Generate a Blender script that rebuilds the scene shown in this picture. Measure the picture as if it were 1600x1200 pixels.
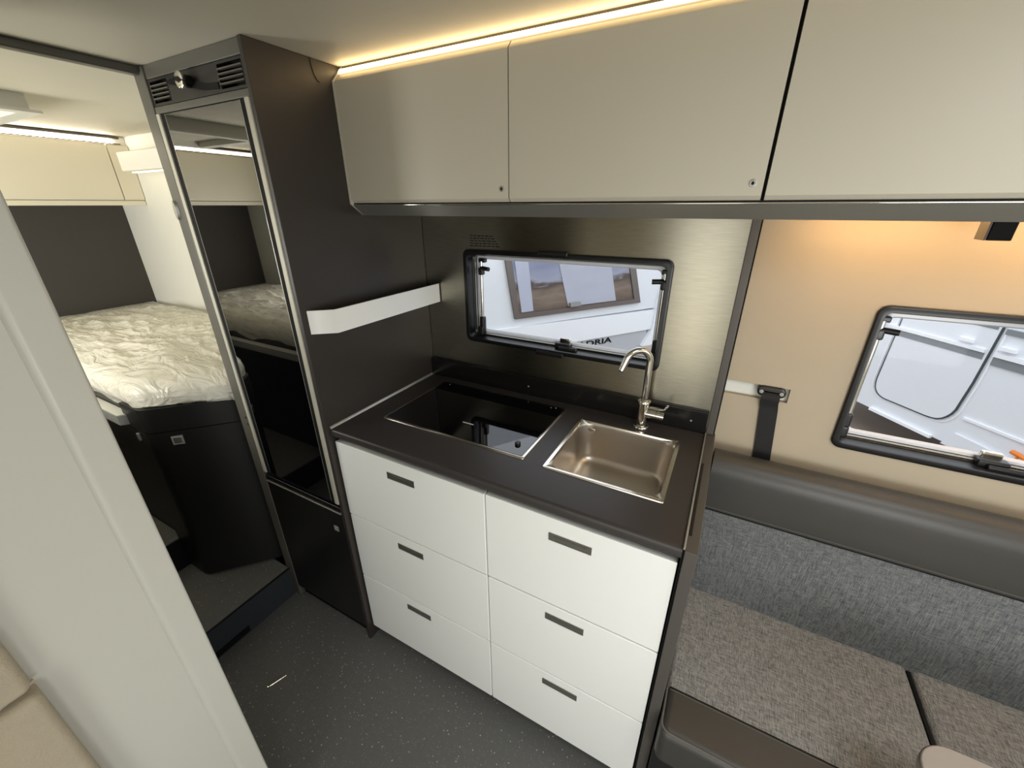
import bpy, bmesh, math, random
from mathutils import Vector, Matrix, noise
random.seed(4)
SC = bpy.context.scene
COL = SC.collection
for o in list(bpy.data.objects):
    bpy.data.objects.remove(o)

# ------------------------------------------------------------------ camera
F_PX, PITCH, YAW, ROLL = 632.668, -0.41559, 0.49103, -0.003375
CAM = Vector((1.01456, -0.70297, 1.60035))
cd = bpy.data.cameras.new('camera'); cam = bpy.data.objects.new('camera', cd); COL.objects.link(cam)
fw = Vector((-math.sin(YAW)*math.cos(PITCH), math.cos(YAW)*math.cos(PITCH), math.sin(PITCH)))
rt = Vector((math.cos(YAW), math.sin(YAW), 0)); up = rt.cross(fw)
r2 = rt*math.cos(ROLL)+up*math.sin(ROLL); u2 = up*math.cos(ROLL)-rt*math.sin(ROLL)
M = Matrix((r2, u2, -fw)).transposed().to_4x4(); M.translation = CAM
cam.matrix_world = M
cd.sensor_width = 36.0; cd.lens = 36.0*F_PX/1600.0; cd.clip_start = 0.02; cd.clip_end = 200
SC.camera = cam
# ------------------------------------------------------------------ world, lights, exposure
w = bpy.data.worlds.new('world'); SC.world = w; w.use_nodes = True
bg = w.node_tree.nodes['Background']; bg.inputs[0].default_value = (0.93, 0.97, 1.0, 1); bg.inputs[1].default_value = 1.95
SC.view_settings.view_transform = 'Standard'; SC.view_settings.look = 'None'
SC.view_settings.exposure = 0.0; SC.view_settings.gamma = 1.0
SC.view_settings.use_curve_mapping = False

def area(name, loc, target, sx, sy, power, col):
    l = bpy.data.lights.new(name, 'AREA'); l.shape = 'RECTANGLE'; l.size = sx; l.size_y = sy
    l.energy = power; l.color = col
    o = bpy.data.objects.new(name, l); COL.objects.link(o); o.location = loc
    d = Vector(target)-Vector(loc); o.rotation_euler = d.to_track_quat('-Z', 'Y').to_euler()
    return o
area('entrance_daylight', (0.84, -1.27, 0.90), (0.84, 0.5, 0.75), 0.30, 1.30, 1.9, (1.0, 0.94, 0.74))
area('side_window_daylight', (1.90, -1.27, 0.98), (1.6, 0.5, 0.50), 0.7, 0.50, 12.0, (0.97, 0.98, 0.97))
area('windscreen_daylight', (3.15, -0.4, 1.3), (1.0, -0.1, 1.0), 1.3, 0.8, 1.5, (0.95, 0.98, 1.0))
area('lounge_top_fill', (1.75, -0.60, 1.92), (1.75, -0.50, 0), 0.5, 0.45, 9.0, (0.96, 0.98, 1.0))  # added fill under the closed ceiling, brightens seat and floor
area('bedroom_fill', (-1.20, -1.27, 1.34), (-1.35, 0.5, 1.55), 0.8, 0.40, 19.0, (1.0, 0.98, 0.91))  # added fill at an unseen opening, brightens the bedroom walls and ceiling

# ------------------------------------------------------------------ materials
def lin(c):
    return tuple((v/255/12.92 if v/255 <= .04045 else ((v/255+.055)/1.055)**2.4) for v in c)+(1,)
def mat(name, rgb, rough=.5, metal=0.0, var=0.0, vscale=6.0, bump=0.0, bscale=200.0, spec=.5, ior=None,
        coat=0.0, stretch=None, aniso=0.0, tangent=None, rvar=0.0):
    m = bpy.data.materials.new(name); m.use_nodes = True
    nt = m.node_tree; N = nt.nodes; L = nt.links; p = N['Principled BSDF']
    c = lin(rgb); p.inputs['Base Color'].default_value = c
    p.inputs['Roughness'].default_value = rough; p.inputs['Metallic'].default_value = metal
    p.inputs['Specular IOR Level'].default_value = spec
    if ior: p.inputs['IOR'].default_value = ior
    if coat: p.inputs['Coat Weight'].default_value = coat; p.inputs['Coat Roughness'].default_value = .08
    tc = N.new('ShaderNodeTexCoord'); mp = N.new('ShaderNodeMapping'); L.new(tc.outputs['Object'], mp.inputs[0])
    if stretch: mp.inputs['Scale'].default_value = stretch
    if var or rvar:
        n = N.new('ShaderNodeTexNoise'); n.inputs['Scale'].default_value = vscale; n.inputs['Detail'].default_value = 5
        L.new(mp.outputs[0], n.inputs['Vector'])
    if var:
        mx = N.new('ShaderNodeMix'); mx.data_type = 'RGBA'
        mx.inputs[6].default_value = tuple(max(0, v*(1-var)) for v in c[:3])+(1,)
        mx.inputs[7].default_value = tuple(min(1, v*(1+var)) for v in c[:3])+(1,)
        L.new(n.outputs['Fac'], mx.inputs[0]); L.new(mx.outputs[2], p.inputs['Base Color'])
    if rvar:
        mr = N.new('ShaderNodeMapRange'); mr.inputs[3].default_value = rough-rvar; mr.inputs[4].default_value = rough+rvar
        L.new(n.outputs['Fac'], mr.inputs[0]); L.new(mr.outputs[0], p.inputs['Roughness'])
    if bump:
        b = N.new('ShaderNodeBump'); b.inputs['Strength'].default_value = bump; b.inputs['Distance'].default_value = .002
        n2 = N.new('ShaderNodeTexNoise'); n2.inputs['Scale'].default_value = bscale; n2.inputs['Detail'].default_value = 3
        L.new(mp.outputs[0], n2.inputs['Vector']); L.new(n2.outputs['Fac'], b.inputs['Height']); L.new(b.outputs[0], p.inputs['Normal'])
    if aniso:
        p.inputs['Anisotropic'].default_value = aniso
        cv = N.new('ShaderNodeCombineXYZ')
        for i in range(3): cv.inputs[i].default_value = tangent[i]
        L.new(cv.outputs[0], p.inputs['Tangent'])
    return m
def emit(name, rgb, strength):
    m = bpy.data.materials.new(name); m.use_nodes = True; nt = m.node_tree
    nt.nodes.remove(nt.nodes['Principled BSDF'])
    e = nt.nodes.new('ShaderNodeEmission'); e.inputs[0].default_value = rgb+(1,); e.inputs[1].default_value = strength
    nt.links.new(e.outputs[0], nt.nodes['Material Output'].inputs[0]); return m
def glass(name, tint=(0.97, 0.98, 1, 1), ior=1.45, gl=.08):
    m = bpy.data.materials.new(name); m.use_nodes = True; nt = m.node_tree; N = nt.nodes; L = nt.links
    N.remove(N['Principled BSDF'])
    t = N.new('ShaderNodeBsdfTransparent'); t.inputs[0].default_value = tint
    g = N.new('ShaderNodeBsdfGlossy'); g.inputs['Roughness'].default_value = .02; g.inputs[0].default_value = (gl, gl, gl, 1)
    f = N.new('ShaderNodeLayerWeight'); f.inputs['Blend'].default_value = .5      # thin pane: same reflectance on both faces
    pw = N.new('ShaderNodeMath'); pw.operation = 'POWER'; pw.inputs[1].default_value = 5; L.new(f.outputs['Facing'], pw.inputs[0])
    ma = N.new('ShaderNodeMath'); ma.operation = 'MULTIPLY_ADD'; ma.inputs[1].default_value = .95; ma.inputs[2].default_value = .035; L.new(pw.outputs[0], ma.inputs[0])
    mx = N.new('ShaderNodeMixShader'); L.new(ma.outputs[0], mx.inputs[0]); L.new(t.outputs[0], mx.inputs[1]); L.new(g.outputs[0], mx.inputs[2])
    L.new(mx.outputs[0], N['Material Output'].inputs[0]); return m
def speckle(name, base, f1, f2):
    m = mat(name, base, .55, var=.12, vscale=60, bump=.15, bscale=500)
    nt = m.node_tree; N = nt.nodes; L = nt.links; p = N['Principled BSDF']
    src = p.inputs['Base Color'].links[0].from_socket
    tc = N.new('ShaderNodeTexCoord')
    for sc_, thr, col, rr in ((95, .16, f1, .74), (190, .20, f2, .62)):
        v = N.new('ShaderNodeTexVoronoi'); v.inputs['Scale'].default_value = sc_
        L.new(tc.outputs['Object'], v.inputs['Vector'])
        a = N.new('ShaderNodeMath'); a.operation = 'LESS_THAN'; a.inputs[1].default_value = thr; L.new(v.outputs['Distance'], a.inputs[0])
        sp = N.new('ShaderNodeSeparateColor'); L.new(v.outputs['Color'], sp.inputs[0])
        b = N.new('ShaderNodeMath'); b.operation = 'GREATER_THAN'; b.inputs[1].default_value = rr; L.new(sp.outputs[0], b.inputs[0])
        c = N.new('ShaderNodeMath'); c.operation = 'MULTIPLY'; L.new(a.outputs[0], c.inputs[0]); L.new(b.outputs[0], c.inputs[1])
        mx = N.new('ShaderNodeMix'); mx.data_type = 'RGBA'; L.new(c.outputs[0], mx.inputs[0]); L.new(src, mx.inputs[6]); mx.inputs[7].default_value = lin(col)
        src = mx.outputs[2]
    L.new(src, p.inputs['Base Color']); return m
def weave(name, c1, c2, axes):
    """fabric: fine threads along two object axes, streaky colour"""
    m = mat(name, c1, .9, spec=.2); nt = m.node_tree; N = nt.nodes; L = nt.links; p = N['Principled BSDF']
    tc = N.new('ShaderNodeTexCoord'); outs = []
    for s in axes:
        mp = N.new('ShaderNodeMapping'); mp.inputs['Scale'].default_value = s; L.new(tc.outputs['Object'], mp.inputs[0])
        n = N.new('ShaderNodeTexNoise'); n.inputs['Scale'].default_value = 1.0; n.inputs['Detail'].default_value = 2; L.new(mp.outputs[0], n.inputs['Vector'])
        outs.append(n.outputs['Fac'])
    ad = N.new('ShaderNodeMath'); ad.operation = 'ADD'; L.new(outs[0], ad.inputs[0]); L.new(outs[1], ad.inputs[1])
    mr = N.new('ShaderNodeMapRange'); mr.inputs[1].default_value = .72; mr.inputs[2].default_value = 1.28; L.new(ad.outputs[0], mr.inputs[0])
    mx = N.new('ShaderNodeMix'); mx.data_type = 'RGBA'; mx.inputs[6].default_value = lin(c1); mx.inputs[7].default_value = lin(c2)
    L.new(mr.outputs[0], mx.inputs[0]); L.new(mx.outputs[2], p.inputs['Base Color'])
    b = N.new('ShaderNodeBump'); b.inputs['Strength'].default_value = .5; b.inputs['Distance'].default_value = .001
    L.new(ad.outputs[0], b.inputs['Height']); L.new(b.outputs[0], p.inputs['Normal']); return m

M_CEIL = mat('ceiling_cream', (212, 207, 190), .55, var=.02)
M_LOCK = mat('cabinet_greige', (197, 191, 174), .42, var=.015, vscale=3)
M_WHITE = mat('cabinet_white', (240, 241, 237), .35, var=.01)
M_LOCKB = mat('locker_cream', (228, 221, 200), .45, var=.01)
M_WALLW = mat('wall_white', (228, 227, 218), .6, var=.01)
M_PANEL = mat('partition_white', (188, 188, 179), .33, var=.01)
M_BEIGE = mat('wall_beige', (178, 164, 141), .7, var=.03, vscale=12, bump=.08, bscale=350)
M_BEIGEF = mat('beige_upholstery', (160, 150, 130), .85, var=.06, vscale=90, bump=.5, bscale=420)
M_DARK = mat('anthracite_board', (50, 45, 41), .42, var=.06, vscale=4, bump=.05, bscale=600)
M_DARK2 = mat('anthracite_front', (25, 24, 23), .38, var=.05, vscale=4)
M_HEAD = mat('headboard_dark', (66, 62, 57), .8, var=.05, bump=.1, bscale=300)
M_POST = mat('post_grey', (92, 90, 82), .4, var=.03)
M_TRIM = mat('bronze_trim', (80, 76, 71), .42, var=.03)
M_WORK = mat('worktop_charcoal', (58, 54, 53), .42, var=.05, vscale=5, bump=.06, bscale=700)
M_BLACK = mat('black_plastic', (16, 16, 17), .32, spec=.5)
M_BLACKM = mat('black_matt', (14, 14, 14), .7, spec=.2)
M_UPST = mat('upstand_black', (20, 19, 18), .22)
M_HOB = mat('hob_glass', (6, 6, 9), .03, ior=1.75)
M_MIRR = mat('fridge_glass', (5, 5, 6), .015, ior=2.3)
M_CHROME = mat('chrome', (225, 222, 214), .08, 1.0)
M_ALU = mat('brushed_aluminium', (188, 185, 170), .5, .25, var=.04, vscale=3, stretch=(40, 40, 1))
M_ALUX = mat('satin_aluminium', (175, 174, 166), .35, .7)
M_SPLASH = mat('splashback_steel', (168, 163, 148), .30, 1.0, var=.22, vscale=1.0, stretch=(22, 22, 520), aniso=.80, tangent=(0, 0, 1))
M_SINK = mat('sink_steel', (204, 197, 187), .36, 1.0, var=.04, vscale=8, stretch=(1, 14, 1), rvar=.05)
M_RIM = mat('sink_rim_steel', (226, 218, 205), .2, 1.0)
M_HANDLE = mat('handle_grey', (150, 149, 143), .38, .85, var=.08, vscale=60, stretch=(1, 1, 12))
M_GREYP = mat('grey_plastic', (150, 150, 145), .45)
M_FLOOR = speckle('vinyl_floor', (92, 92, 90), (190, 190, 186), (140, 140, 138))
M_STEPT = speckle('vinyl_step', (100, 100, 97), (190, 190, 186), (140, 140, 138))
M_STEPF = mat('step_front', (46, 51, 56), .5, var=.05)
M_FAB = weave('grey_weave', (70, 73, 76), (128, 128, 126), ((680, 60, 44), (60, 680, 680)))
M_FABLIT = weave('grey_weave_lit', (92, 93, 93), (166, 165, 161), ((680, 60, 44), (60, 680, 680)))  # same cloth as the backrest, lightened to paint in light from above
M_LEA = mat('black_leather', (62, 60, 56), .42, var=.08, vscale=14, bump=.12, bscale=500)
M_STITCH = mat('stitching', (92, 90, 84), .8)
M_TABLE = mat('table_greige', (150, 143, 136), .5, var=.02)
M_BELT = mat('belt_webbing', (20, 19, 19), .7, bump=.3, bscale=800)
M_LED = emit('led_warm', (1.0, 0.70, 0.35), 9.0)
M_LEDB = emit('led_bedroom', (1.0, 0.86, 0.66), 24.0)
M_LEDL = emit('led_lounge', (1.0, 0.62, 0.27), 40.0)
M_LEDY = emit('led_shelf', (1.0, 0.85, 0.50), 3.0)
M_GLASS = glass('acrylic_pane')
M_PEDGE = mat('acrylic_edge', (214, 216, 222), .25, spec=.6)
M_BODY = mat('vehicle_white', (232, 235, 240), .3, var=.01)
M_BODYG = mat('vehicle_grey', (190, 192, 198), .4, var=.02)
M_HULL = mat('vehicle_hull_white', (246, 248, 252), .3)
M_STRIPE = mat('stripe_grey', (128, 134, 138), .4)
M_SEAM = mat('seam_dark', (62, 70, 76), .6)
M_WFRAME = mat('window_surround_taupe', (112, 104, 100), .4)
M_BLIND = mat('blind_pale', (214, 212, 220), .8, var=.10, vscale=5, stretch=(1, 1, 3))
M_BLIND2 = mat('curtain_lilac', (218, 218, 230), .8)
M_GROUND = mat('ground_brown', (132, 118, 104), .7, var=.12, vscale=3)
M_ORANGE = mat('orange_plastic', (238, 130, 40), .4)
def reflectpaint():  # landscape reflected in the caravan window, painted as colour bands by height
    m = mat('painted_reflection', (200, 200, 210), .8, spec=.1); nt = m.node_tree; N = nt.nodes; L = nt.links; p = N['Principled BSDF']
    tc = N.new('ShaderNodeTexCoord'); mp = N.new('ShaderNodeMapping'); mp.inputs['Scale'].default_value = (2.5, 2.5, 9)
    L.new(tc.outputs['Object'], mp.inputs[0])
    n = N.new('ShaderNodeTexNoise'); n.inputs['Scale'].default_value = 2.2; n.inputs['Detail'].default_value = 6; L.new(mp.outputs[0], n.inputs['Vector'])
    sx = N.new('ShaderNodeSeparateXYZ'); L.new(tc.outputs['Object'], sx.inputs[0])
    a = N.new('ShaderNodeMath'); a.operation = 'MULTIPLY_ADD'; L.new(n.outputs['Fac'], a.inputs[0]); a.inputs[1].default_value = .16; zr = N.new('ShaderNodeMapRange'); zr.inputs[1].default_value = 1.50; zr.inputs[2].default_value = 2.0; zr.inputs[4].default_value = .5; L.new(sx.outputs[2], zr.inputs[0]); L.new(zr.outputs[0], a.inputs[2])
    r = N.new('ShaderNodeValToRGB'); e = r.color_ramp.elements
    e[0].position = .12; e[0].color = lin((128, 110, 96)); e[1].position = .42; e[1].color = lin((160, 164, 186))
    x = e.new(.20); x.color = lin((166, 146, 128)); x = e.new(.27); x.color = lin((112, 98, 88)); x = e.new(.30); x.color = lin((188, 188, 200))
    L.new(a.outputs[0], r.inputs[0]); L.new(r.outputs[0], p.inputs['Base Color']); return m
M_REFLPAINT = reflectpaint()
def film():
    m = bpy.data.materials.new('plastic_film'); m.use_nodes = True; nt = m.node_tree; N = nt.nodes; L = nt.links
    p = N['Principled BSDF']; p.inputs['Base Color'].default_value = lin((244, 241, 230)); p.inputs['Roughness'].default_value = .2
    t = N.new('ShaderNodeBsdfTransparent'); mx = N.new('ShaderNodeMixShader'); mx.inputs[0].default_value = .55
    tc = N.new('ShaderNodeTexCoord'); n = N.new('ShaderNodeTexNoise'); n.inputs['Scale'].default_value = 13; n.inputs['Detail'].default_value = 3
    n.inputs['Distortion'].default_value = 2.0
    mp = N.new('ShaderNodeMapping'); mp.inputs['Scale'].default_value = (.5, 1.3, 1); L.new(tc.outputs['Object'], mp.inputs[0]); L.new(mp.outputs[0], n.inputs['Vector'])
    b = N.new('ShaderNodeBump'); b.inputs['Strength'].default_value = .9; b.inputs['Distance'].default_value = .02
    L.new(n.outputs['Fac'], b.inputs['Height']); L.new(b.outputs[0], p.inputs['Normal'])
    L.new(t.outputs[0], mx.inputs[1]); L.new(p.outputs[0], mx.inputs[2]); L.new(mx.outputs[0], N['Material Output'].inputs[0]); return m
M_FILM = film()
M_MATT = mat('mattress_cover', (240, 236, 218), .9, var=.03, vscale=40, bump=.4, bscale=90)

# ------------------------------------------------------------------ mesh building
class B:
    def __init__(s): s.v = []; s.f = []
    def add(s, vs, fs):
        o = len(s.v); s.v += [tuple(v) for v in vs]; s.f += [tuple(i+o for i in f) for f in fs]; return s
    def box(s, x0, x1, y0, y1, z0, z1, bev=0, seg=2, edges=None):
        if x0 > x1: x0, x1 = x1, x0
        if y0 > y1: y0, y1 = y1, y0
        if z0 > z1: z0, z1 = z1, z0
        bm = bmesh.new()
        vs = [bm.verts.new(p) for p in ((x0,y0,z0),(x1,y0,z0),(x1,y1,z0),(x0,y1,z0),(x0,y0,z1),(x1,y0,z1),(x1,y1,z1),(x0,y1,z1))]
        for f in ((0,3,2,1),(4,5,6,7),(0,1,5,4),(1,2,6,5),(2,3,7,6),(3,0,4,7)): bm.faces.new([vs[i] for i in f])
        if bev > 0:
            es = [e for e in bm.edges if edges is None or edges((e.verts[0].co+e.verts[1].co)/2)]
            bmesh.ops.bevel(bm, geom=es, offset=bev, segments=seg, affect='EDGES', profile=.5)
        bm.verts.index_update()
        s.add([v.co[:] for v in bm.verts], [[v.index for v in f.verts] for f in bm.faces]); bm.free(); return s
    def prism(s, pts, axis, a0, a1):
        n = len(pts); P = []
        for a in (a0, a1):
            for (p, q) in pts:
                P.append({'x': (a, p, q), 'y': (p, a, q), 'z': (p, q, a)}[axis])
        fs = [list(range(n))[::-1], list(range(n, 2*n))]+[[i, (i+1) % n, n+(i+1) % n, n+i] for i in range(n)]
        return s.add(P, fs)
    def tube(s, pts, r, seg=10, r_end=None, flat=None):
        pts = [Vector(p) for p in pts]; n = len(pts); P = []; prev = None
        for i, p in enumerate(pts):
            d = (pts[min(i+1, n-1)]-pts[max(i-1, 0)]).normalized()
            if prev is None:
                a = Vector((0, 0, 1)) if abs(d.z) < .9 else Vector((1, 0, 0)); x = d.cross(a).normalized()
            else: x = (prev-d*prev.dot(d)).normalized()
            prev = x; y = d.cross(x)
            rr = r if r_end is None else r+(r_end-r)*i/(n-1)
            for k in range(seg):
                t = 2*math.pi*k/seg; P.append(p+(x*math.cos(t)+y*math.sin(t))*rr)
        fs = [list(range(seg))[::-1], list(range((n-1)*seg, n*seg))]
        for i in range(n-1):
            for k in range(seg):
                fs.append([i*seg+k, i*seg+(k+1) % seg, (i+1)*seg+(k+1) % seg, (i+1)*seg+k])
        return s.add(P, fs)
    def cyl(s, p0, p1, r, seg=20, r1=None): return s.tube([p0, p1], r, seg, r1)
    def lathe(s, c, prof, axis='z', seg=24):
        P = []; n = len(prof)
        for (r, h) in prof:
            for k in range(seg):
                t = 2*math.pi*k/seg; a, b = r*math.cos(t), r*math.sin(t)
                P.append({'z': (c[0]+a, c[1]+b, c[2]+h), 'y': (c[0]+a, c[1]+h, c[2]+b), 'x': (c[0]+h, c[1]+a, c[2]+b)}[axis])
        fs = [list(range(seg)), list(range((n-1)*seg, n*seg))]
        for i in range(n-1):
            for k in range(seg): fs.append([i*seg+k, i*seg+(k+1) % seg, (i+1)*seg+(k+1) % seg, (i+1)*seg+k])
        return s.add(P, fs)
    def loops(s, L, cap0=False, cap1=False):
        n = len(L[0]); P = [p for l in L for p in l]; fs = []
        for i in range(len(L)-1):
            for k in range(n): fs.append([i*n+k, i*n+(k+1) % n, (i+1)*n+(k+1) % n, (i+1)*n+k])
        if cap0: fs.append(list(range(n))[::-1])
        if cap1: fs.append(list(range((len(L)-1)*n, len(L)*n)))
        return s.add(P, fs)
    def plate(s, axis, u0, u1, v0, v1, holes, a0, a1):
        """slab with rectangular holes; axis normal; (u,v)=(x,z) for y, (x,y) for z, (y,z) for x"""
        us = sorted({u0, u1, *[h for q in holes for h in q[:2]]}); vs = sorted({v0, v1, *[h for q in holes for h in q[2:]]})
        us = [u for u in us if u0 <= u <= u1]; vs = [v for v in vs if v0 <= v <= v1]
        def solid(i, j):
            if not (0 <= i < len(us)-1 and 0 <= j < len(vs)-1): return False
            cu, cv = (us[i]+us[i+1])/2, (vs[j]+vs[j+1])/2
            return not any(h[0] < cu < h[1] and h[2] < cv < h[3] for h in holes)
        def P(u, v, a): return {'y': (u, a, v), 'z': (u, v, a), 'x': (a, u, v)}[axis]
        idx = {}
        def I(i, j, k):
            if (i, j, k) not in idx:
                idx[i, j, k] = len(s.v); s.v.append(P(us[i], vs[j], (a0, a1)[k]))
            return idx[i, j, k]
        for i in range(len(us)-1):
            for j in range(len(vs)-1):
                if not solid(i, j): continue
                s.f.append((I(i,j,0), I(i+1,j,0), I(i+1,j+1,0), I(i,j+1,0))); s.f.append((I(i,j,1), I(i,j+1,1), I(i+1,j+1,1), I(i+1,j,1)))
                for di, dj, e in ((-1,0,((i,j),(i,j+1))), (1,0,((i+1,j),(i+1,j+1))), (0,-1,((i,j),(i+1,j))), (0,1,((i,j+1),(i+1,j+1)))):
                    if not solid(i+di, j+dj):
                        (p, q) = e; s.f.append((I(*p,0), I(*q,0), I(*q,1), I(*p,1)))
        return s
def rrect(u0, u1, v0, v1, r, n=6):
    out = []
    for cx, cy, a in ((u1-r, v1-r, 0), (u0+r, v1-r, 90), (u0+r, v0+r, 180), (u1-r, v0+r, 270)):
        for k in range(n+1):
            t = math.radians(a+90*k/n); out.append((cx+r*math.cos(t), cy+r*math.sin(t)))
    return out
ROOT = {}
def weighted_normals(me):
    """area-weighted corner normals, so that flat faces stay flat next to small bevels"""
    vf = [[] for _ in me.vertices]; P = me.polygons
    for p in P:
        for v in p.vertices: vf[v].append(p.index)
    N = [p.normal.copy() for p in P]; A = [p.area for p in P]; cs = math.cos(math.radians(50)); out = []
    for p in P:
        n0 = N[p.index]
        for v in p.vertices:
            n = Vector()
            for f in vf[v]:
                if N[f].dot(n0) > cs: n += N[f]*A[f]
            out.append(n.normalized() if n.length > 0 else n0)
    me.normals_split_custom_set(out)
def mesh(name, b, m, root):
    me = bpy.data.meshes.new(name)
    me.from_pydata([(v[0]-root[0], v[1]-root[1], v[2]-root[2]) for v in b.v], [], b.f)
    bm = bmesh.new(); bm.from_mesh(me); bmesh.ops.remove_doubles(bm, verts=bm.verts, dist=1e-6)
    bmesh.ops.recalc_face_normals(bm, faces=bm.faces); bm.to_mesh(me); bm.free()
    me.polygons.foreach_set('use_smooth', [True]*len(me.polygons)); me.set_sharp_from_angle(angle=math.radians(32))
    if len(me.polygons) < 4000: weighted_normals(me)
    me.materials.append(m); return me
def part(name, b, m, parent, label=None, stuff=False):
    r = ROOT[parent.name]; o = bpy.data.objects.new(name, mesh(name, b, m, r)); COL.objects.link(o); o.parent = parent
    ROOT[o.name] = r
    if label: o['label'] = label
    if stuff: o['kind'] = 'stuff'
    return o
def thing(name, loc, label=None, cat=None, group=None, kind=None):
    o = bpy.data.objects.new(name, None); COL.objects.link(o); o.location = loc; o.empty_display_size = .05; ROOT[o.name] = tuple(loc)
    tag(o, label, cat, group, kind); return o
def tag(o, label=None, cat=None, group=None, kind=None):
    if label: o['label'] = label
    if cat: o['category'] = cat
    if group: o['group'] = group
    if kind: o['kind'] = kind
    return o
def solo(name, b, m, label=None, cat=None, group=None, kind=None):
    xs, ys, zs = zip(*b.v); r = ((min(xs)+max(xs))/2, (min(ys)+max(ys))/2, min(zs))
    o = bpy.data.objects.new(name, mesh(name, b, m, r)); COL.objects.link(o); o.location = r; ROOT[o.name] = r
    return tag(o, label, cat, group, kind)

# ------------------------------------------------------------------ the setting
XR, XE, YW, YO, ZC = -2.23, 3.2, .516, -1.29, 1.9346     # rear, front, window wall, opposite wall, ceiling
W1 = (.176, .8675, 1.137, 1.4625); W2 = (1.3270, 2.25, 1.012, 1.388)
H1 = (W1[0]+.006, W1[1]-.006, W1[2]+.006, W1[3]-.006); H2 = (W2[0]+.006, W2[1]-.006, W2[2]+.006, W2[3]-.006)
fl = solo('floor', B().box(XR-.05, XE, YO-.05, .60, -.05, 0), M_FLOOR, kind='structure')
HATCH = (-1.56, -1.12, -.72, -.07)
ceil = solo('ceiling', B().plate('z', XR-.05, XE, YO-.05, .60, [HATCH], ZC, ZC+.04), M_CEIL, kind='structure')
wl = solo('wall_kitchen', B().plate('y', XR-.05, XE, 0, ZC, [H1, H2], .532, .575), M_WALLW, kind='structure')
part('white_panel', B().plate('y', XR, -.43, 0, ZC, [], YW, .532), M_WALLW, wl)
part('steel_panel', B().plate('y', 0.0, 1.031, .9, 1.60, [H1], YW, .532), M_SPLASH, wl)
part('dark_panel', B().plate('y', -.43, 1.031, 0, .9, [], YW, .532), M_DARK, wl)
part('upper_panel', B().plate('y', -.43, 1.031, 1.60, ZC, [], YW, .532), M_WALLW, wl)
part('beige_panel', B().plate('y', 1.051, XE, 0, ZC, [H2, (1.051, 1.2085, 1.1060, 1.1465)], YW, .532), M_BEIGE, wl)
pr = B()
random.seed(7)
for k in range(5):
    x = .203
    while x < .285+.012*k*.6:
        wdt = random.uniform(.008, .018); pr.box(x, x+wdt, YW-.0007, YW, 1.506-.008*k, 1.5085-.008*k); x += wdt+.004
part('printed_notice', pr, M_BLACKM, wl, 'small block of dark printed lines above the kitchen window')
solo('wall_rear', B().plate('x', YO, .575, 0, ZC, [], XR-.05, XR-.012), M_WALLW, kind='structure')
hb = solo('wall_headboard', B().box(XR-.012, XR, YO, YW, .9, 1.66), M_HEAD, kind='structure')
ent = solo('wall_entrance', B().plate('y', XR-.05, XE, 0, ZC, [(.62, 1.06, .08, 1.70), (1.5, 2.3, .70, 1.26), (-1.7, -.8, 1.1, 1.58)], YO-.05, YO), M_WALLW, kind='structure')
solo('wall_front', B().plate('x', YO-.05, .575, 0, ZC, [(-1.1, .3, .85, 1.7)], XE-.02, XE), M_WALLW, kind='structure')
# bathroom partition: leaf, side and the proud corner post
XPt = .25
pt = solo('wall_partition', B().plate('x', YO, -.568, 0, ZC, [], XPt-.03, XPt-.008), M_PANEL, kind='structure')
part('aisle_side', B().box(-.42, XPt-.05, -.568, -.545, 0, ZC), M_DARK, pt, 'dark board on the aisle side')
cp = B(); prof = []
for k in range(7):
    t = math.radians(180+90*k/6); prof.append((-.5716+.012+.012*math.cos(t), XPt-.012-.012*math.sin(t)))
outer = []
for k in range(5):
    t = math.radians(90-90*k/4); outer.append((-.5224-.005+.005*math.cos(t), XPt-.005+.005*math.sin(t)))
pp = [(x, y) for (y, x) in prof]+[(x, y) for (y, x) in outer]+[(XPt-.05, -.5224), (XPt-.05, -.5716)]
cp.prism(pp, 'z', 0, ZC)
part('corner_post', cp, M_PANEL, pt)
# ceiling beam between living area and bedroom
solo('trim_1', B().box(-.478, -.448, YO, .0, ZC-.020, ZC-.0003, .004), M_POST, kind='structure')
# vertical strip between steel and beige panels
solo('trim_2', B().box(1.031, 1.051, YW-.016, .532, .97, 1.5757, .002), M_TRIM, kind='structure')
solo('trim_3', B().box(1.0512, 1.0545, YW-.010, YW-.0003, .97, 1.5757), M_BLACKM, kind='structure')

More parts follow.
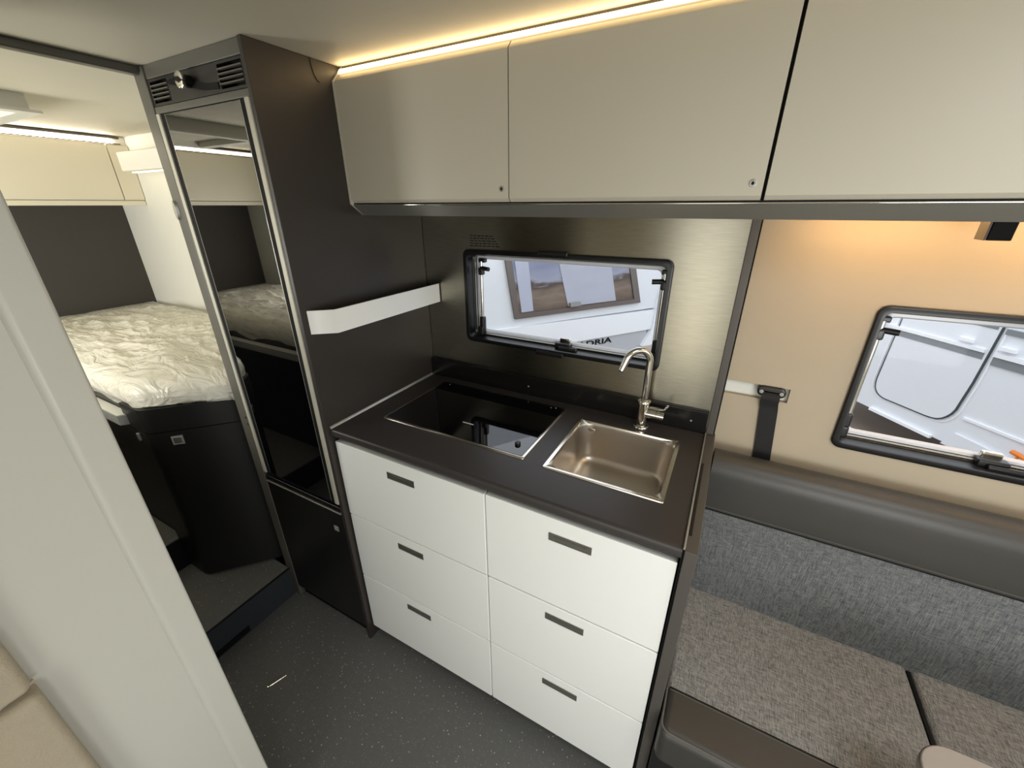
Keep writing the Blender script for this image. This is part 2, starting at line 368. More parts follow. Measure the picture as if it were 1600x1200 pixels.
def wall_window(name, W, catches, latch_x, stays):
    t = thing(name, ((W[0]+W[1])/2, YW, W[2]), kind='structure')
    def lp(d, r, y): return [(x, y, z) for (x, z) in rrect(W[0]+d, W[1]-d, W[2]+d, W[3]-d, r)]
    b = B().loops([lp(-.001, .022, YW+.001), lp(-.001, .022, YW-.007), lp(.003, .02, YW-.010), lp(.013, .016, YW-.010), lp(.015, .015, YW-.006),
                   lp(.016, .015, .545), lp(.020, .014, .548), lp(.022, .013, .580), lp(-.004, .022, .580)])
    part('frame', b, M_BLACK, t)
    b = B().loops([lp(.019, .014, .552), lp(.019, .014, .549), lp(.0215, .013, .547), lp(.024, .013, .552)])
    part('inner_lip', b, M_ALUX, t, 'thin pale lip inside the black window frame')
    b = B().loops([lp(.023, .013, .566), lp(.023, .013, .576)], True, True)
    part('pane', b, M_GLASS, t)
    b = B().loops([lp(.022, .014, .560), lp(.024, .014, .557), lp(.032, .016, .557), lp(.036, .016, .5655), lp(.022, .014, .5655)])
    part('pane_edge', b, M_PEDGE, t)
    for (x0, x1, top) in catches:
        z = W[3]-.004 if top else W[2]+.004
        part('blind_catch', B().box(x0, x1, YW-.016, YW-.004, z-.004 if top else z-.012, z+.012 if top else z+.004, .004), M_BLACK, t)
    lt = part('latch', B().box(latch_x-.028, latch_x+.028, .530, .556, W[2]+.014, W[2]+.034, .004), M_BLACK, t)
    part('latch_lever', B().box(latch_x-.012, latch_x+.055, .520, .531, W[2]+.012, W[2]+.026, .004), M_BLACK, lt)
    part('latch_plate', B().box(latch_x-.018, latch_x+.02, .552, .5640, W[2]+.030, W[2]+.046, .003), M_CHROME, lt)
    for (x, sgn) in stays:
        zt, zb = W[3]-.042, W[2]+.04
        s = part('stay', B().cyl((x, .545, zb+.03), (x, .545, zt), .0055, 12), M_CHROME, t)
        part('stay_foot', B().box(x-.009, x+.009, .534, .556, zb-.018, zb+.048, .005).box(x-.014, x+.008, .528, .54, zb-.02, zb+.012, .004), M_BLACK, s)
        part('stay_joint', B().box(x-.009, x+.009, .536, .556, zt-.046, zt-.020, .004).cyl((x, .545, zt-.022), (x+sgn*.034, .538, zt-.024), .0075, 12), M_BLACK, s)
        part('stay_bracket', B().box(x-.012, x+.014, .545, .5640, zt-.004, zt+.010, .003), M_BLACK, s)
    return t
wall_window('window_1', W1, [(.462, .562, True), (.462, .564, False)], .548, [(.226, 1), (.845, -1)])
wall_window('window_2', W2, [], 1.640, [(1.352, 1), (2.222, -1)])

# ------------------------------------------------------------------ vehicles outside, ground
solo('ground', B().box(-12, 14, -8, 16, -.60, -.55), M_GROUND, kind='structure')
def frame_pt(P, d, n):
    P = Vector(P); d = Vector((d[0], d[1], 0)); n = Vector((n[0], n[1], 0))
    return lambda s, o, z: tuple(P+d*s-n*o+Vector((0, 0, z)))      # s along, o outward (towards us), z absolute
def quadslab(b, fp, pts, o0, o1):
    n = len(pts); b.add([fp(s, o0, z) for s, z in pts]+[fp(s, o1, z) for s, z in pts],
        [list(range(n))[::-1], list(range(n, 2*n))]+[[i, (i+1) % n, n+(i+1) % n, n+i] for i in range(n)]); return b
d1 = Vector((.57104, .82092)); n1 = Vector((-.82092, .57104))      # n points away from us
V1 = frame_pt((-.1537, 1.5105, 0), d1, n1)
cv = thing('caravan', V1(.6, -.3, -.55), 'white touring caravan parked close outside the kitchen window', 'caravan')
b = B(); quadslab(b, V1, [(-.9, .895), (1.22, .885), (1.30, 1.15), (1.34, 1.9), (-.9, 1.9)], 0, -1.6)
part('body', b, M_BODY, cv)
b = B(); quadslab(b, V1, [(-.9, .728), (1.235, .723), (1.235, .872), (-.9, .905)], .012, -1.55)
part('hull_band', b, M_HULL, cv)
b = B(); quadslab(b, V1, [(-.9, -.2), (1.15, -.2), (1.15, .72), (-.9, .727)], .0, -1.5)
part('lower_skirt', b, M_BODYG, cv, 'light grey lower skirt with dark lettering')
b = B()
ct = [(1.10, .0, .60), (1.18, .02, .72), (1.20, .02, .9), (1.24, .02, 1.1), (1.29, .02, 1.5), (1.29, .02, 1.9)]
for i in range(len(ct)-1):
    a_, c_ = ct[i], ct[i+1]
    quadslab(b, V1, [(a_[0], a_[2]), (a_[0]+.13, a_[2]), (c_[0]+.13, c_[2]), (c_[0], c_[2])], .03, -.2)
part('front_pillar', b, M_HULL, cv)
b = B(); oq = [(-.095, 1.48), (.0, .945), (1.036, .945), (.86, 1.48)]; iq = [(-.050, 1.46), (.025, .978), (.965, .978), (.805, 1.46)]
P = [V1(s, .02, z) for s, z in oq]+[V1(s, .026, z) for s, z in iq]+[V1(s, -.01, z) for s, z in oq]+[V1(s, -.01, z) for s, z in iq]
b.add(P, [[i, (i+1) % 4, 4+(i+1) % 4, 4+i] for i in range(4)]+[[8+i, 8+(i+1) % 4, (i+1) % 4, i] for i in range(4)]+[[4+i, 4+(i+1) % 4, 12+(i+1) % 4, 12+i] for i in range(4)])
wf = part('window_surround', b, M_WFRAME, cv)
part('window_pane', quadslab(B(), V1, [(-.050, 1.46), (.025, .978), (.965, .978), (.805, 1.46)], .0245, .0225), M_GLASS, wf)
part('painted_reflection', quadslab(B(), V1, [(-.08, 1.475), (.01, .955), (1.01, .955), (.84, 1.475)], .016, .012), M_REFLPAINT, wf, 'sheet painted with the reflection of a hazy brown and grey landscape')
part('side_curtain', quadslab(B(), V1, [(-.03, 1.46), (.045, .985), (.13, .985), (.065, 1.46)], .0195, .017), M_BLIND2, wf)
part('pale_blind', quadslab(B(), V1, [(.25, 1.46), (.395, .985), (.80, .985), (.66, 1.46)], .0200, .0175), M_BLIND, wf)
part('window_latch', quadslab(B(), V1, [(.40, .985), (.48, .985), (.48, 1.01), (.40, 1.01)], .045, .022), M_GREYP, wf)
def text_mesh(txt, size, fp, s0, s1, z0, z1, o):
    cu = bpy.data.curves.new('t', 'FONT'); cu.body = txt; cu.size = 1; cu.extrude = .01; cu.offset = .012; cu.resolution_u = 3
    ob = bpy.data.objects.new('t', cu); COL.objects.link(ob); dg = bpy.context.evaluated_depsgraph_get()
    me = bpy.data.meshes.new_from_object(ob.evaluated_get(dg)); vs = [v.co.copy() for v in me.vertices]; fs = [list(p.vertices) for p in me.polygons]
    x0, x1 = min(v.x for v in vs), max(v.x for v in vs); y0, y1 = min(v.y for v in vs), max(v.y for v in vs)
    bb = B(); bb.add([fp(s0+(v.x-x0)/(x1-x0)*(s1-s0), o+v.z*.2, z0+(v.y-y0)/(y1-y0)*(z1-z0)) for v in vs], fs)
    bpy.data.objects.remove(ob); bpy.data.curves.remove(cu); bpy.data.meshes.remove(me); return bb
part('lettering', text_mesh('ADRIA', 1, V1, .505, .812, .672, .711, .003), M_BLACKM, cv)
# campervan seen through the lounge window
d2 = Vector((.60314, -.79764)); n2 = Vector((.79764, .60314))
V2 = frame_pt((2.4038, 4.2131, 0), d2, n2)
vn = thing('campervan', V2(.5, -.4, -.55), 'white panel van with grey stripes parked outside the lounge window', 'van')
part('body', quadslab(B(), V2, [(-.9, -.25), (3.0, -.25), (3.0, 1.7), (-.9, 1.7)], 0, -1.7), M_BODY, vn)
def ribbon(b, fp, pts, wd, o0, o1):
    for (a_, c_) in zip(pts[:-1], pts[1:]):
        v = Vector((c_[0]-a_[0], c_[1]-a_[1])).normalized(); q = Vector((-v.y, v.x))*wd/2; a2 = Vector(a_)-v*wd*.2; c2 = Vector(c_)+v*wd*.2
        quadslab(b, fp, [tuple(a2-q), tuple(c2-q), tuple(c2+q), tuple(a2+q)], o0, o1)
    return b
dp = [(.08, 1.2), (.085, .71), (.066, .06), (.070, .01), (.080, -.028), (.096, -.056), (.118, -.078), (.148, -.094), (.19, -.104), (.55, -.097), (.60, -.092), (.640, -.081), (.672, -.060), (.698, -.030), (.718, .005), (.732, .05), (.755, .3), (.775, .80), (.78, 1.3)]
dr = part('sliding_door', quadslab(B(), V2, dp, .012, 0), M_BODY, vn)
part('door_seam', ribbon(B(), V2, dp, .011, .0135, .0), M_SEAM, dr)
part('door_bead', ribbon(B(), V2, [(s+(.03 if s > .4 else -.03), z-.01 if z < .02 else z) for s, z in dp[1:-1]], .012, .006, 0), M_HULL, vn)
def rail(z0, z1, s0, s1, m, name, o=.016): part(name, quadslab(B(), V2, [(s0, z0), (s1, z0), (s1, z1), (s0, z1)], o, 0), m, vn)
rail(.495, .545, .10, .74, M_STRIPE, 'stripe'); rail(.475, .535, .80, 2.9, M_STRIPE, 'stripe')
rail(.55, .578, .0, .74, M_HULL, 'moulding', .028); rail(.54, .575, .80, 2.9, M_HULL, 'moulding', .028)
rail(.735, .765, .30, .75, M_STRIPE, 'stripe'); rail(.715, .755, .80, 2.9, M_STRIPE, 'stripe')
for s0 in (.60, .86):
    part('door_handle', quadslab(B(), V2, [(s0-.05, .60), (s0+.05, .60), (s0+.045, .625), (s0-.045, .628)], .04, 0), M_HULL, vn)
part('sill_strip', quadslab(B(), V2, [(.11, -.262), (.66, -.262), (.66, -.235), (.11, -.235)], .03, 0), M_HULL, vn)
part('rear_bumper', quadslab(B(), V2, [(.74, -.26), (1.25, -.26), (1.25, -.15), (.80, -.13)], .02, 0), M_BODY, vn)
part('side_moulding', quadslab(B(), V2, [(.80, .0), (2.9, .02), (2.9, .04), (.80, .02)], .015, 0), M_HULL, vn)
solo('marker_pole', B().cyl(V2(1.20, .035, -.55), V2(1.20, .035, -.09), .008, 10).cyl(V2(1.158, .035, -.075), V2(1.45, .035, -.115), .017, 10), M_ORANGE,
     'orange marker pole beside the white van outside', 'pole')

# ------------------------------------------------------------------ tall fridge cabinet
YF = -.0196
fr = thing('fridge_cabinet', (-.22, .24, 0), 'tall dark cabinet with black glass fridge door and top vent', 'fridge')
part('side_panel', B().box(-.0137, 0, YF, YW-.001, 0, ZC-.001, .0015), M_DARK, fr)
ps = part('post', B().box(-.4815, -.4305, YF, .03, .0, ZC-.001, .003), M_POST, fr)
part('back_carcass', B().box(-.4815, -.0140, .022, YW-.001, .0, ZC-.001), M_DARK2, fr)
part('post_catch', B().loops([[(-.4815-.0+x, y, z) for x, y, z in ()] or [( -.470+.0095*math.cos(t), YF-.0+0.0, 1.590+.028*math.sin(t)*1.0) for t in [2*math.pi*k/20 for k in range(20)]],
     [(-.470+.0075*math.cos(t), YF-.006, 1.590+.025*math.sin(t)) for t in [2*math.pi*k/20 for k in range(20)]]], True, True), M_ALUX, ps)
for z in (.905, .878):
    part('screw', B().lathe((-.436, YF-.0015, z), [(.004, .0015), (.004, 0), (.002, -.0008)], 'y', 12), M_CHROME, ps)
part('top_rail', B().box(-.4305, -.0140, YF+.004, .022, 1.9030, ZC-.001, .002), M_POST, fr)
vp = part('vent_panel', B().plate('y', -.4300, -.0150, 1.8430, 1.9010, [(-.421, -.338, 1.849, 1.896), (-.115, -.022, 1.849, 1.896)], YF+.004, YF+.010), M_DARK2, fr)
part('vent_recess', B().box(-.4300, -.0150, .012, .0215, 1.8430, 1.9010), M_BLACKM, vp)
for x0, x1 in ((-.421, -.338), (-.115, -.022)):
    for k in range(4):
        z = 1.8585+.0094*k
        part('vent_slat', B().box(x0, x1, YF+.002, YF+.010, z-.0014, z+.0014), M_GREYP if False else M_POST, vp)
part('vent_wedge', B().prism([(-.334, 1.8905), (-.300, 1.8925), (-.165, 1.8660), (-.122, 1.8640), (-.122, 1.8510), (-.180, 1.8540), (-.334, 1.8830)], 'y', YF+.0020, YF+.0045), M_BLACKM, vp)
kn = part('vent_knob', B().lathe((-.236, YF+.004, 1.8765), [(.0135, 0), (.0135, -.018), (.010, -.0185)], 'y', 28), M_BLACK, vp)
part('vent_knob', B().lathe((-.236, YF-.014, 1.8765), [(.0165, 0), (.0178, -.002), (.0178, -.006), (.0150, -.0080), (.004, -.0076)], 'y', 28), M_CHROME, vp, 'round silver push button')
part('cross_rail', B().box(-.4305, -.0140, YF+.002, .022, 1.8255, 1.8420, .002), M_POST, fr)
fd = part('fridge_door', B().box(-.4290, -.0145, YF+.006, .021, .664, 1.8250), M_BLACKM, fr)
part('door_glass', B().box(-.3848, -.0541, YF+.0005, YF+.006, .680, 1.8230, .0008), M_MIRR, fd, 'black mirror-like glass')
part('edge_strip', B().box(-.4240, -.4065, YF-.003, YF+.006, .676, 1.8250, .0015), M_ALU, fd, 'left aluminium edge strip')
part('edge_strip', B().box(-.0315, -.0145, YF-.003, YF+.006, .676, 1.8250, .0015), M_ALU, fd, 'right aluminium edge strip')
part('glass_bead', B().box(-.3866, -.3852, YF+.0005, YF+.006, .680, 1.8230), M_ALUX, fd)
part('glass_bead', B().box(-.0538, -.0523, YF+.0005, YF+.006, .680, 1.8230), M_ALUX, fd)
part('black_strip', B().box(-.4062, -.3870, YF+.0010, YF+.0060, .680, 1.8235), M_BLACKM, fd)
part('black_strip', B().box(-.0520, -.0318, YF+.0010, YF+.0060, .680, 1.8235), M_BLACKM, fd)
part('grip_ledge', B().box(-.4240, -.0145, YF-.002, YF+.006, .640, .662, .004), M_BLACK, fd)
part('grip_bead', B().box(-.4200, -.0145, YF-.004, YF+.006, .6335, .6385, .001), M_ALUX, fd)
ld = part('lower_door', B().box(-.4290, -.0170, YF+.002, .021, .062, .630, .0015), M_DARK2, fr)
def push_lock(par, c, s=.0105):
    x, y, z = c
    part('lock', B().box(x-s, x+s, y-.003, y, z-s, z+s, .001), M_ALUX, par)
    part('lock', B().box(x-s*.62, x+s*.62, y-.0045, y-.003, z-s*.62, z+s*.62, .001), M_GREYP, par)
push_lock(ld, (-.060, YF+.002, .552))
part('plinth', B().box(-.4290, -.0140, .004, .021, .0, .060), M_BLACKM, fr)
part('cover_cap', B().loops([[(x, .168+.020*math.cos(t), ZC-.0025-.046*math.sin(t)) for t in [math.pi*k/14 for k in range(15)]] for x in (.0002, .0022)], True, True), M_DARK, fr, 'half-round blanking cap under the ceiling')

# ------------------------------------------------------------------ kitchen base: two drawer units, worktop
YD = 0.0
def drawer_unit(label, x0, x1, first):
    t = thing('drawer_unit', ((x0+x1)/2, .25, 0), label, 'cabinet', 'white three-drawer kitchen units')
    c = B().box(x0-.001, x1+.001, .020, .505, .060, .9420 if first else .80)
    if not first: c.box(x0-.001, x1+.001, .020, .09, .80, .9420)
    part('carcass', c, M_DARK2, t)
    part('plinth', B().box(x0-.001, x1+.001, .045, .06, 0, .060), M_BLACKM, t)
    hx = (.2175, .3200) if first else (.7385, .8460)
    for (z0, z1, hz) in ((.6367, .9227, .8675), (.3496, .6320, .5870), (.0646, .3450, .3030)):
        o = -.0012 if (first and z0 > .6) else 0
        d = part('drawer', B().box(x0, x1, YD+o, .018, z0, z1, .0022, 3), M_WHITE, t)
        h = B().plate('y', hx[0], hx[1], hz-.0115, hz+.0115, [(hx[0]+.013, hx[1]-.013, hz-.0080, hz+.0085)], YD+o-.0018, YD+o+.001)
        part('handle', h, M_HANDLE, d)
        part('handle', B().box(hx[0]+.013, hx[1]-.013, YD+o-.0010, YD+o+.0005, hz-.0080, hz+.0085).box(hx[0]+.013, hx[1]-.013, YD+o-.0030, YD+o-.0010, hz+.002, hz+.0045), M_HANDLE if not first else M_HANDLE, d)
    return t
u1 = drawer_unit('white three-drawer unit under the hob beside the fridge', .0065, .5560, True)
ur = drawer_unit('white three-drawer unit under the sink beside the sofa', .5590, 1.0250, False)
ep = thing('end_panel', (1.045, .25, 0), 'tall grey-brown end panel between the drawers and the sofa', 'panel')
part('board', B().box(1.0330, 1.0575, -.010, YW-.001, 0, .9690, .0015), M_TRIM, ep)
part('end_seal', B().box(1.0280, 1.0325, -.004, .500, .05, .9695), M_BLACKM, ep)
part('table_rail', B().box(1.0345, 1.0405, .040, .330, .9640, .9705), M_BLACK, ep, 'black table hanging rail slot along the top edge')
part('edge_bead', B().box(1.0290, 1.0332, -.0075, YW-.018, .9690, .9745, .001), M_ALUX, ep)
ZW = .9686
wt = thing('worktop', (.51, .25, .9425), 'charcoal kitchen worktop holding the hob and the sink', 'worktop')
HO = (.0955, .6060, .1235, .4590); SK = (.6640, .9720, .1160, .4190)
b = B().plate('z', .002, 1.0285, .004, YW-.002, [(HO[0]+.012, HO[1]-.012, HO[2]+.012, HO[3]-.012), (SK[0]+.010, SK[1]-.010, SK[2]+.010, SK[3]-.010)], ZW-.026, ZW)
part('slab', b, M_WORK, wt)
part('front_edge', B().prism([(.004, ZW), (-.003, ZW-.0005), (-.0062, ZW-.003), (-.0075, ZW-.008), (-.0075, ZW-.019), (-.006, ZW-.024), (-.002, ZW-.026), (.004, ZW-.026)], 'x', .002, 1.0285), M_WORK, wt)
part('upstand', B().box(.002, 1.0285, .4980, .514, ZW, 1.0400, .003), M_UPST, wt, 'glossy black upstand along the wall')
part('seal_strip', B().prism([(.002, ZW+.0002), (.0075, ZW+.0002), (.0062, ZW+.004), (.002, ZW+.0075)], 'y', -.006, .4975), M_ALUX, wt, 'pale sealing strip along the dark side panel')
for x in (.44, .985):
    part('screw_cap', B().lathe((x, .498, 1.004), [(.003, .0), (.003, -.001), (.0015, -.0016)], 'y', 10), M_GREYP, wt)
part('socket_slot', B().box(.905, .945, .4965, .4981, 1.017, 1.026), M_BLACKM, wt)
# ------------------------------------------------------------------ hob
hb_ = thing('hob', (.35, .29, ZW), 'black glass hob lid in a thin steel frame on the worktop', 'hob')
def lpz(R, d, r, z, n=5): return [(x, y, z) for x, y in rrect(R[0]+d, R[1]-d, R[2]+d, R[3]-d, r, n)]
part('frame', B().loops([lpz(HO, 0, .006, ZW+.0003), lpz(HO, .001, .006, ZW+.003), lpz(HO, .0045, .005, ZW+.0042), lpz(HO, .0080, .004, ZW+.0035), lpz(HO, .0080, .004, ZW-.004)]), M_RIM, hb_)
part('glass', B().loops([lpz(HO, .0088, .004, ZW-.004), lpz(HO, .0088, .004, ZW+.0030), lpz(HO, .0100, .004, ZW+.0038)], True, True), M_HOB, hb_)
part('knob', B().lathe((.560, .1810, ZW+.0038), [(.0085, 0), (.0085, .006), (.0070, .008), (.003, .008)], 'z', 20), M_BLACK, hb_)
for x, y in ((.135, .437), (.555, .437), (.570, .442)):
    part('hinge_stud', B().lathe((x, y, ZW+.0038), [(.0022, 0), (.0018, .0012)], 'z', 10), M_GREYP, hb_)
part('printed_mark', B().box(.345, .386, .2150, .2185, ZW+.0038, ZW+.0041), M_WALLW, hb_)
# ------------------------------------------------------------------ sink
sk = thing('sink', (.818, .2675, ZW-.13), 'square stainless steel sink set into the charcoal worktop', 'sink')
part('rim', B().loops([lpz(SK, 0, .006, ZW+.0003, 6), lpz(SK, .001, .006, ZW+.0028, 6), lpz(SK, .004, .006, ZW+.0034, 6), lpz(SK, .011, .010, ZW+.0026, 6), lpz(SK, .0125, .040, ZW-.002, 6)]), M_RIM, sk)
L = [lpz(SK, .0125, .040, ZW-.002, 10), lpz(SK, .014, .042, ZW-.008, 10), lpz(SK, .018, .044, ZW-.06, 10), lpz(SK, .022, .046, ZW-.105, 10)]
for k in range(1, 7):
    t = math.radians(90*k/6); L.append(lpz(SK, .022+.026*(1-math.cos(t)), .046-.010*(1-math.cos(t)), ZW-.105-.026*math.sin(t), 10))
L += [lpz(SK, .075, .02, ZW-.1318, 10), lpz(SK, .11, .01, ZW-.1325, 10)]
part('bowl', B().loops(L, False, True), M_SINK, sk)
part('overflow_plate', B().loops([[(SK[0]+.019+.020+.02*math.cos(t), SK[3]-.0185, ZW-.022+.008*math.sin(t)) for t in [2*math.pi*k/16 for k in range(16)]], [(SK[0]+.039+.018*math.cos(t), SK[3]-.0205, ZW-.022+.006*math.sin(t)) for t in [2*math.pi*k/16 for k in range(16)]]], True, True), M_RIM, sk)
part('drain', B().lathe((.818, .2675, ZW-.1325), [(.026, 0), (.024, .002), (.016, .0012), (.004, .0012)], 'z', 24), M_RIM, sk)
# ------------------------------------------------------------------ tap
tp = thing('tap', (.8485, .4577, ZW), 'chrome swan-neck tap standing behind the sink', 'tap')
tx, ty = .8485, .4577
part('base_flange', B().lathe((tx, ty, ZW), [(.0235, 0), (.0235, .003), (.0215, .006), (.016, .0075)], 'z', 28), M_CHROME, tp)
part('tap_body', B().lathe((tx, ty, ZW+.006), [(.0155, 0), (.0150, .012), (.0148, .062), (.0150, .070), (.0150, .084)], 'z', 28), M_CHROME, tp)
part('collar', B().lathe((tx, ty, ZW+.0815), [(.0155, 0), (.0195, .001), (.0200, .004), (.0190, .007), (.012, .008)], 'z', 28), M_CHROME, tp)
dv = Vector((-.80, -.60, 0)); R_ = .037; pts = [Vector((tx, ty, ZW+.085)), Vector((tx, ty, 1.12)), Vector((tx, ty, 1.160)), Vector((tx, ty, 1.180))]
for k in range(1, 19):
    t = math.radians(163*k/18); pts.append(Vector((tx, ty, 1.183))+dv*(R_*(1-math.cos(t)))+Vector((0, 0, R_*math.sin(t))))
e = (pts[-1]-pts[-2]).normalized(); pts += [pts[-1]+e*.018, pts[-1]+e*.034]
part('spout', B().tube(pts, .0098, 18), M_CHROME, tp)
part('aerator', B().tube([pts[-1]-e*.001, pts[-1]+e*.004], .0078, 16), M_BLACK, tp)
hd = part('handle_barrel', B().cyl((tx+.010, ty, ZW+.048), (tx+.040, ty, ZW+.048), .0125, 22).cyl((tx+.041, ty, ZW+.048), (tx+.062, ty, ZW+.048), .0125, 22), M_CHROME, tp)
part('lever', B().tube([(tx+.012, ty-.002, ZW+.070), (tx+.050, ty-.006, ZW+.072)], .0050, 12).tube([(tx+.048, ty-.006, ZW+.072), (tx+.062, ty-.006, ZW+.074), (tx+.070, ty-.006, ZW+.090)], .0035, 12), M_CHROME, hd)
# ------------------------------------------------------------------ spice rack on the dark side panel
sr = thing('spice_rack', (.03, .27, 1.264), 'slim white spice rack fixed to the dark side panel', 'rack')
rk = [(.0006, -.001), (.0555, .046), (.0605, .515), (.0545, .515), (.0505, .049), (.0006, .006)]
b = B(); n = len(rk)
zlo = lambda y: 1.2665+.012*(y/.516); zhi = lambda y: 1.3335+.010*(y/.516)
b.prism([(x, y) for x, y in rk], 'z', 1.2700, 1.3365)
part('front_board', b, M_WHITE, sr)
part('shelf_board', B().prism([(.0006, .006), (.0500, .050), (.0545, .5145), (.0006, .5145)], 'z', 1.2720, 1.2760), M_DARK2, sr)
part('end_cap', B().box(.0548, .0610, .5105, .5150, 1.2690, 1.3375), M_DARK2, sr)
# ------------------------------------------------------------------ overhead cabinets
YC, ZB, ZL = .2074, 1.6057, 1.5757
def cab_profile(d=0):
    return [(YW-.001, ZL+.016), (.2560, ZL+.016), (.2520, ZL+.0065), (YC+.0075+d, ZB+.001), (YC+.019+d, ZB+.004), (YC+.019+d, 1.9080), (.262, 1.9080), (.262, ZC-.001), (YW-.001, ZC-.001)]
def overhead(label, x0, x1, gapl, gapr, first=False, lock=True):
    t = thing('overhead_cabinet', ((x0+x1)/2, .36, ZL), label, 'cabinet', 'greige overhead cabinets along the window wall')
    part('carcass', B().prism(cab_profile(), 'x', x0+(.006 if first else 0), x1), M_LOCK, t)
    if not first: part('gap_seal', B().box(x0-.004, x0+.0004, YC+.012, YC+.03, ZB+.002, 1.89), M_BLACKM, t)
    if first:
        part('end_panel', B().prism([(YW-.002, ZL-.0008), (.2455, ZL-.0008), (YC-.0015, ZB-.001), (YC-.0015, 1.8975), (.2405, ZC-.001), (YW-.002, ZC-.001)], 'x', .0006, .0062), M_LOCK, t)
    a, c = x0+gapl, x1-gapr
    d = part('door', B().prism([(YC+.0185, ZB+.0050), (YC+.0085, ZB+.0012), (YC+.0005, ZB+.0085), (YC, ZB+.0105), (YC, 1.8945), (YC+.0007, 1.8968), (YC+.0125, 1.9095), (YC+.0185, 1.9095)], 'x', a, c), M_LOCK, t)
    if lock:
        xl = x1-.0185-(.0 if x1 < .8 else -.0); zl = 1.6352
        part('lock', B().lathe((xl, YC, zl), [(.0062, .0), (.0062, -.0012), (.0048, -.0018), (.0022, -.0010)], 'y', 20), M_ALUX, d)
        part('lock', B().box(xl-.0008, xl+.0008, YC-.0020, YC-.0005, zl-.0030, zl+.0030).lathe((xl, YC-.0004, zl), [(.0024, 0), (.0024, -.0012), (.001, -.0013)], 'y', 12), M_BLACKM, d)
    return t
overhead('greige overhead cabinet beside the tall fridge cabinet', .0006, .5205, .0066, .0010, True)
overhead('widest greige overhead cabinet above the sink', .5215, 1.0335, .0010, .0015)
overhead('greige overhead cabinet above the lounge window', 1.0370, 1.78, .0010, .002)
overhead('greige overhead cabinet at the far right end', 1.782, 2.60, .002, .002)
solo('light_rail', B().prism([(.2458, ZL-.0012), (YC+.0055, ZB-.0055), (YC+.0045, ZB-.0020), (YC+.0075, ZB-.0010), (.2500, ZL+.006)], 'x', .0075, 2.60), M_ALUX,
     'long grey rail along the bottom edge of the overhead cabinets', 'trim')
part('rail_lip', B().tube([(.0078, YC+.0050, ZB-.0032), (2.60, YC+.0050, ZB-.0032)], .0016, 10), M_CHROME, bpy.data.objects['light_rail'])
part('rail_gap', B().box(.0078, 2.60, YC+.0065, YC+.0075, ZB-.0015, ZB+.0014), M_BLACKM, bpy.data.objects['light_rail'])
led = thing('led_strip', (1.3, .235, 1.905), 'glowing warm light strip between overhead cabinets and ceiling', 'light')
cx_, cz_ = .2302, 1.9205
arc = []
for k in range(9):
    t = math.radians(-90+180*k/8); a_, b_ = .0042*math.cos(t), .0082*math.sin(t)      # bulge along the outward 45 degree direction
    arc.append((cx_-(a_-b_)*.7071, cz_+(a_+b_)*.7071))
part('diffuser', B().prism(arc, 'x', .0085, 2.60), M_LED, led)
part('profile', B().prism([(.2215, 1.9100), (.2246, 1.9130), (.2372, 1.9262), (.2412, 1.9300), (.2412, 1.9338), (.2600, 1.9338), (.2600, 1.9090), (.2260, 1.9086)], 'x', .0075, 2.60), M_TRIM, led)
solo('led_strip', B().box(1.15, 2.60, .415, .427, ZL+.009, ZL+.0155, .001), M_LEDL, 'warm light strip hidden under the overhead cabinets at the sofa', 'light')
rl = thing('reading_lamp', (1.43, .42, ZL), 'black block reading lamp under the overhead cabinet', 'lamp')
part('lamp_body', B().box(1.4125, 1.4455, .400, .440, 1.5385, ZL+.0155, .002), M_BLACKM, rl)
part('lamp_side', B().box(1.4085, 1.4120, .4005, .440, 1.5385, ZL+.0155, .001), M_TRIM, rl)
# ------------------------------------------------------------------ seat belt
sb = thing('seat_belt', (1.16, .505, .86), 'black seat belt hanging from a guide on the beige wall', 'belt')
part('guide', B().loops([[(x, y, z) for x, z in rrect(1.1330+d, 1.2000-d, 1.1190+d, 1.1475-d, .012, 5)] for d, y in ((0, .531), (0, YW-.006), (.004, YW-.010))], False, True), M_BLACK, sb)
for x in (1.1425, 1.1900):
    part('guide_bolt', B().lathe((x, YW-.010, 1.133), [(.0052, 0), (.0052, -.003), (.003, -.004)], 'y', 12), M_GREYP, sb)
bp = [(YW-.009, 1.131), (YW-.016, 1.126), (YW-.017, 1.112), (YW-.012, 1.104), (YW-.006, 1.08), (YW-.005, .90)]
bq = [(y+.003, z-.0005) for y, z in bp][::-1]
b = B(); n = len(bp)
for i in range(n-1):
    sh = lambda z: (1.131-z)*.10*(1 if z < 1.104 else .3)
    a0, a1 = bp[i], bp[i+1]; x0, x1 = 1.1440, 1.1880
    P = []
    for (y, z) in (a0, a1):
        for dy in (0, .0025):
            P += [(x0+sh(z), y+dy, z), (x1+sh(z), y+dy, z)]
    b.add(P, [(0, 1, 5, 4), (2, 6, 7, 3), (0, 4, 6, 2), (1, 3, 7, 5)])
part('strap', b, M_BELT, sb)

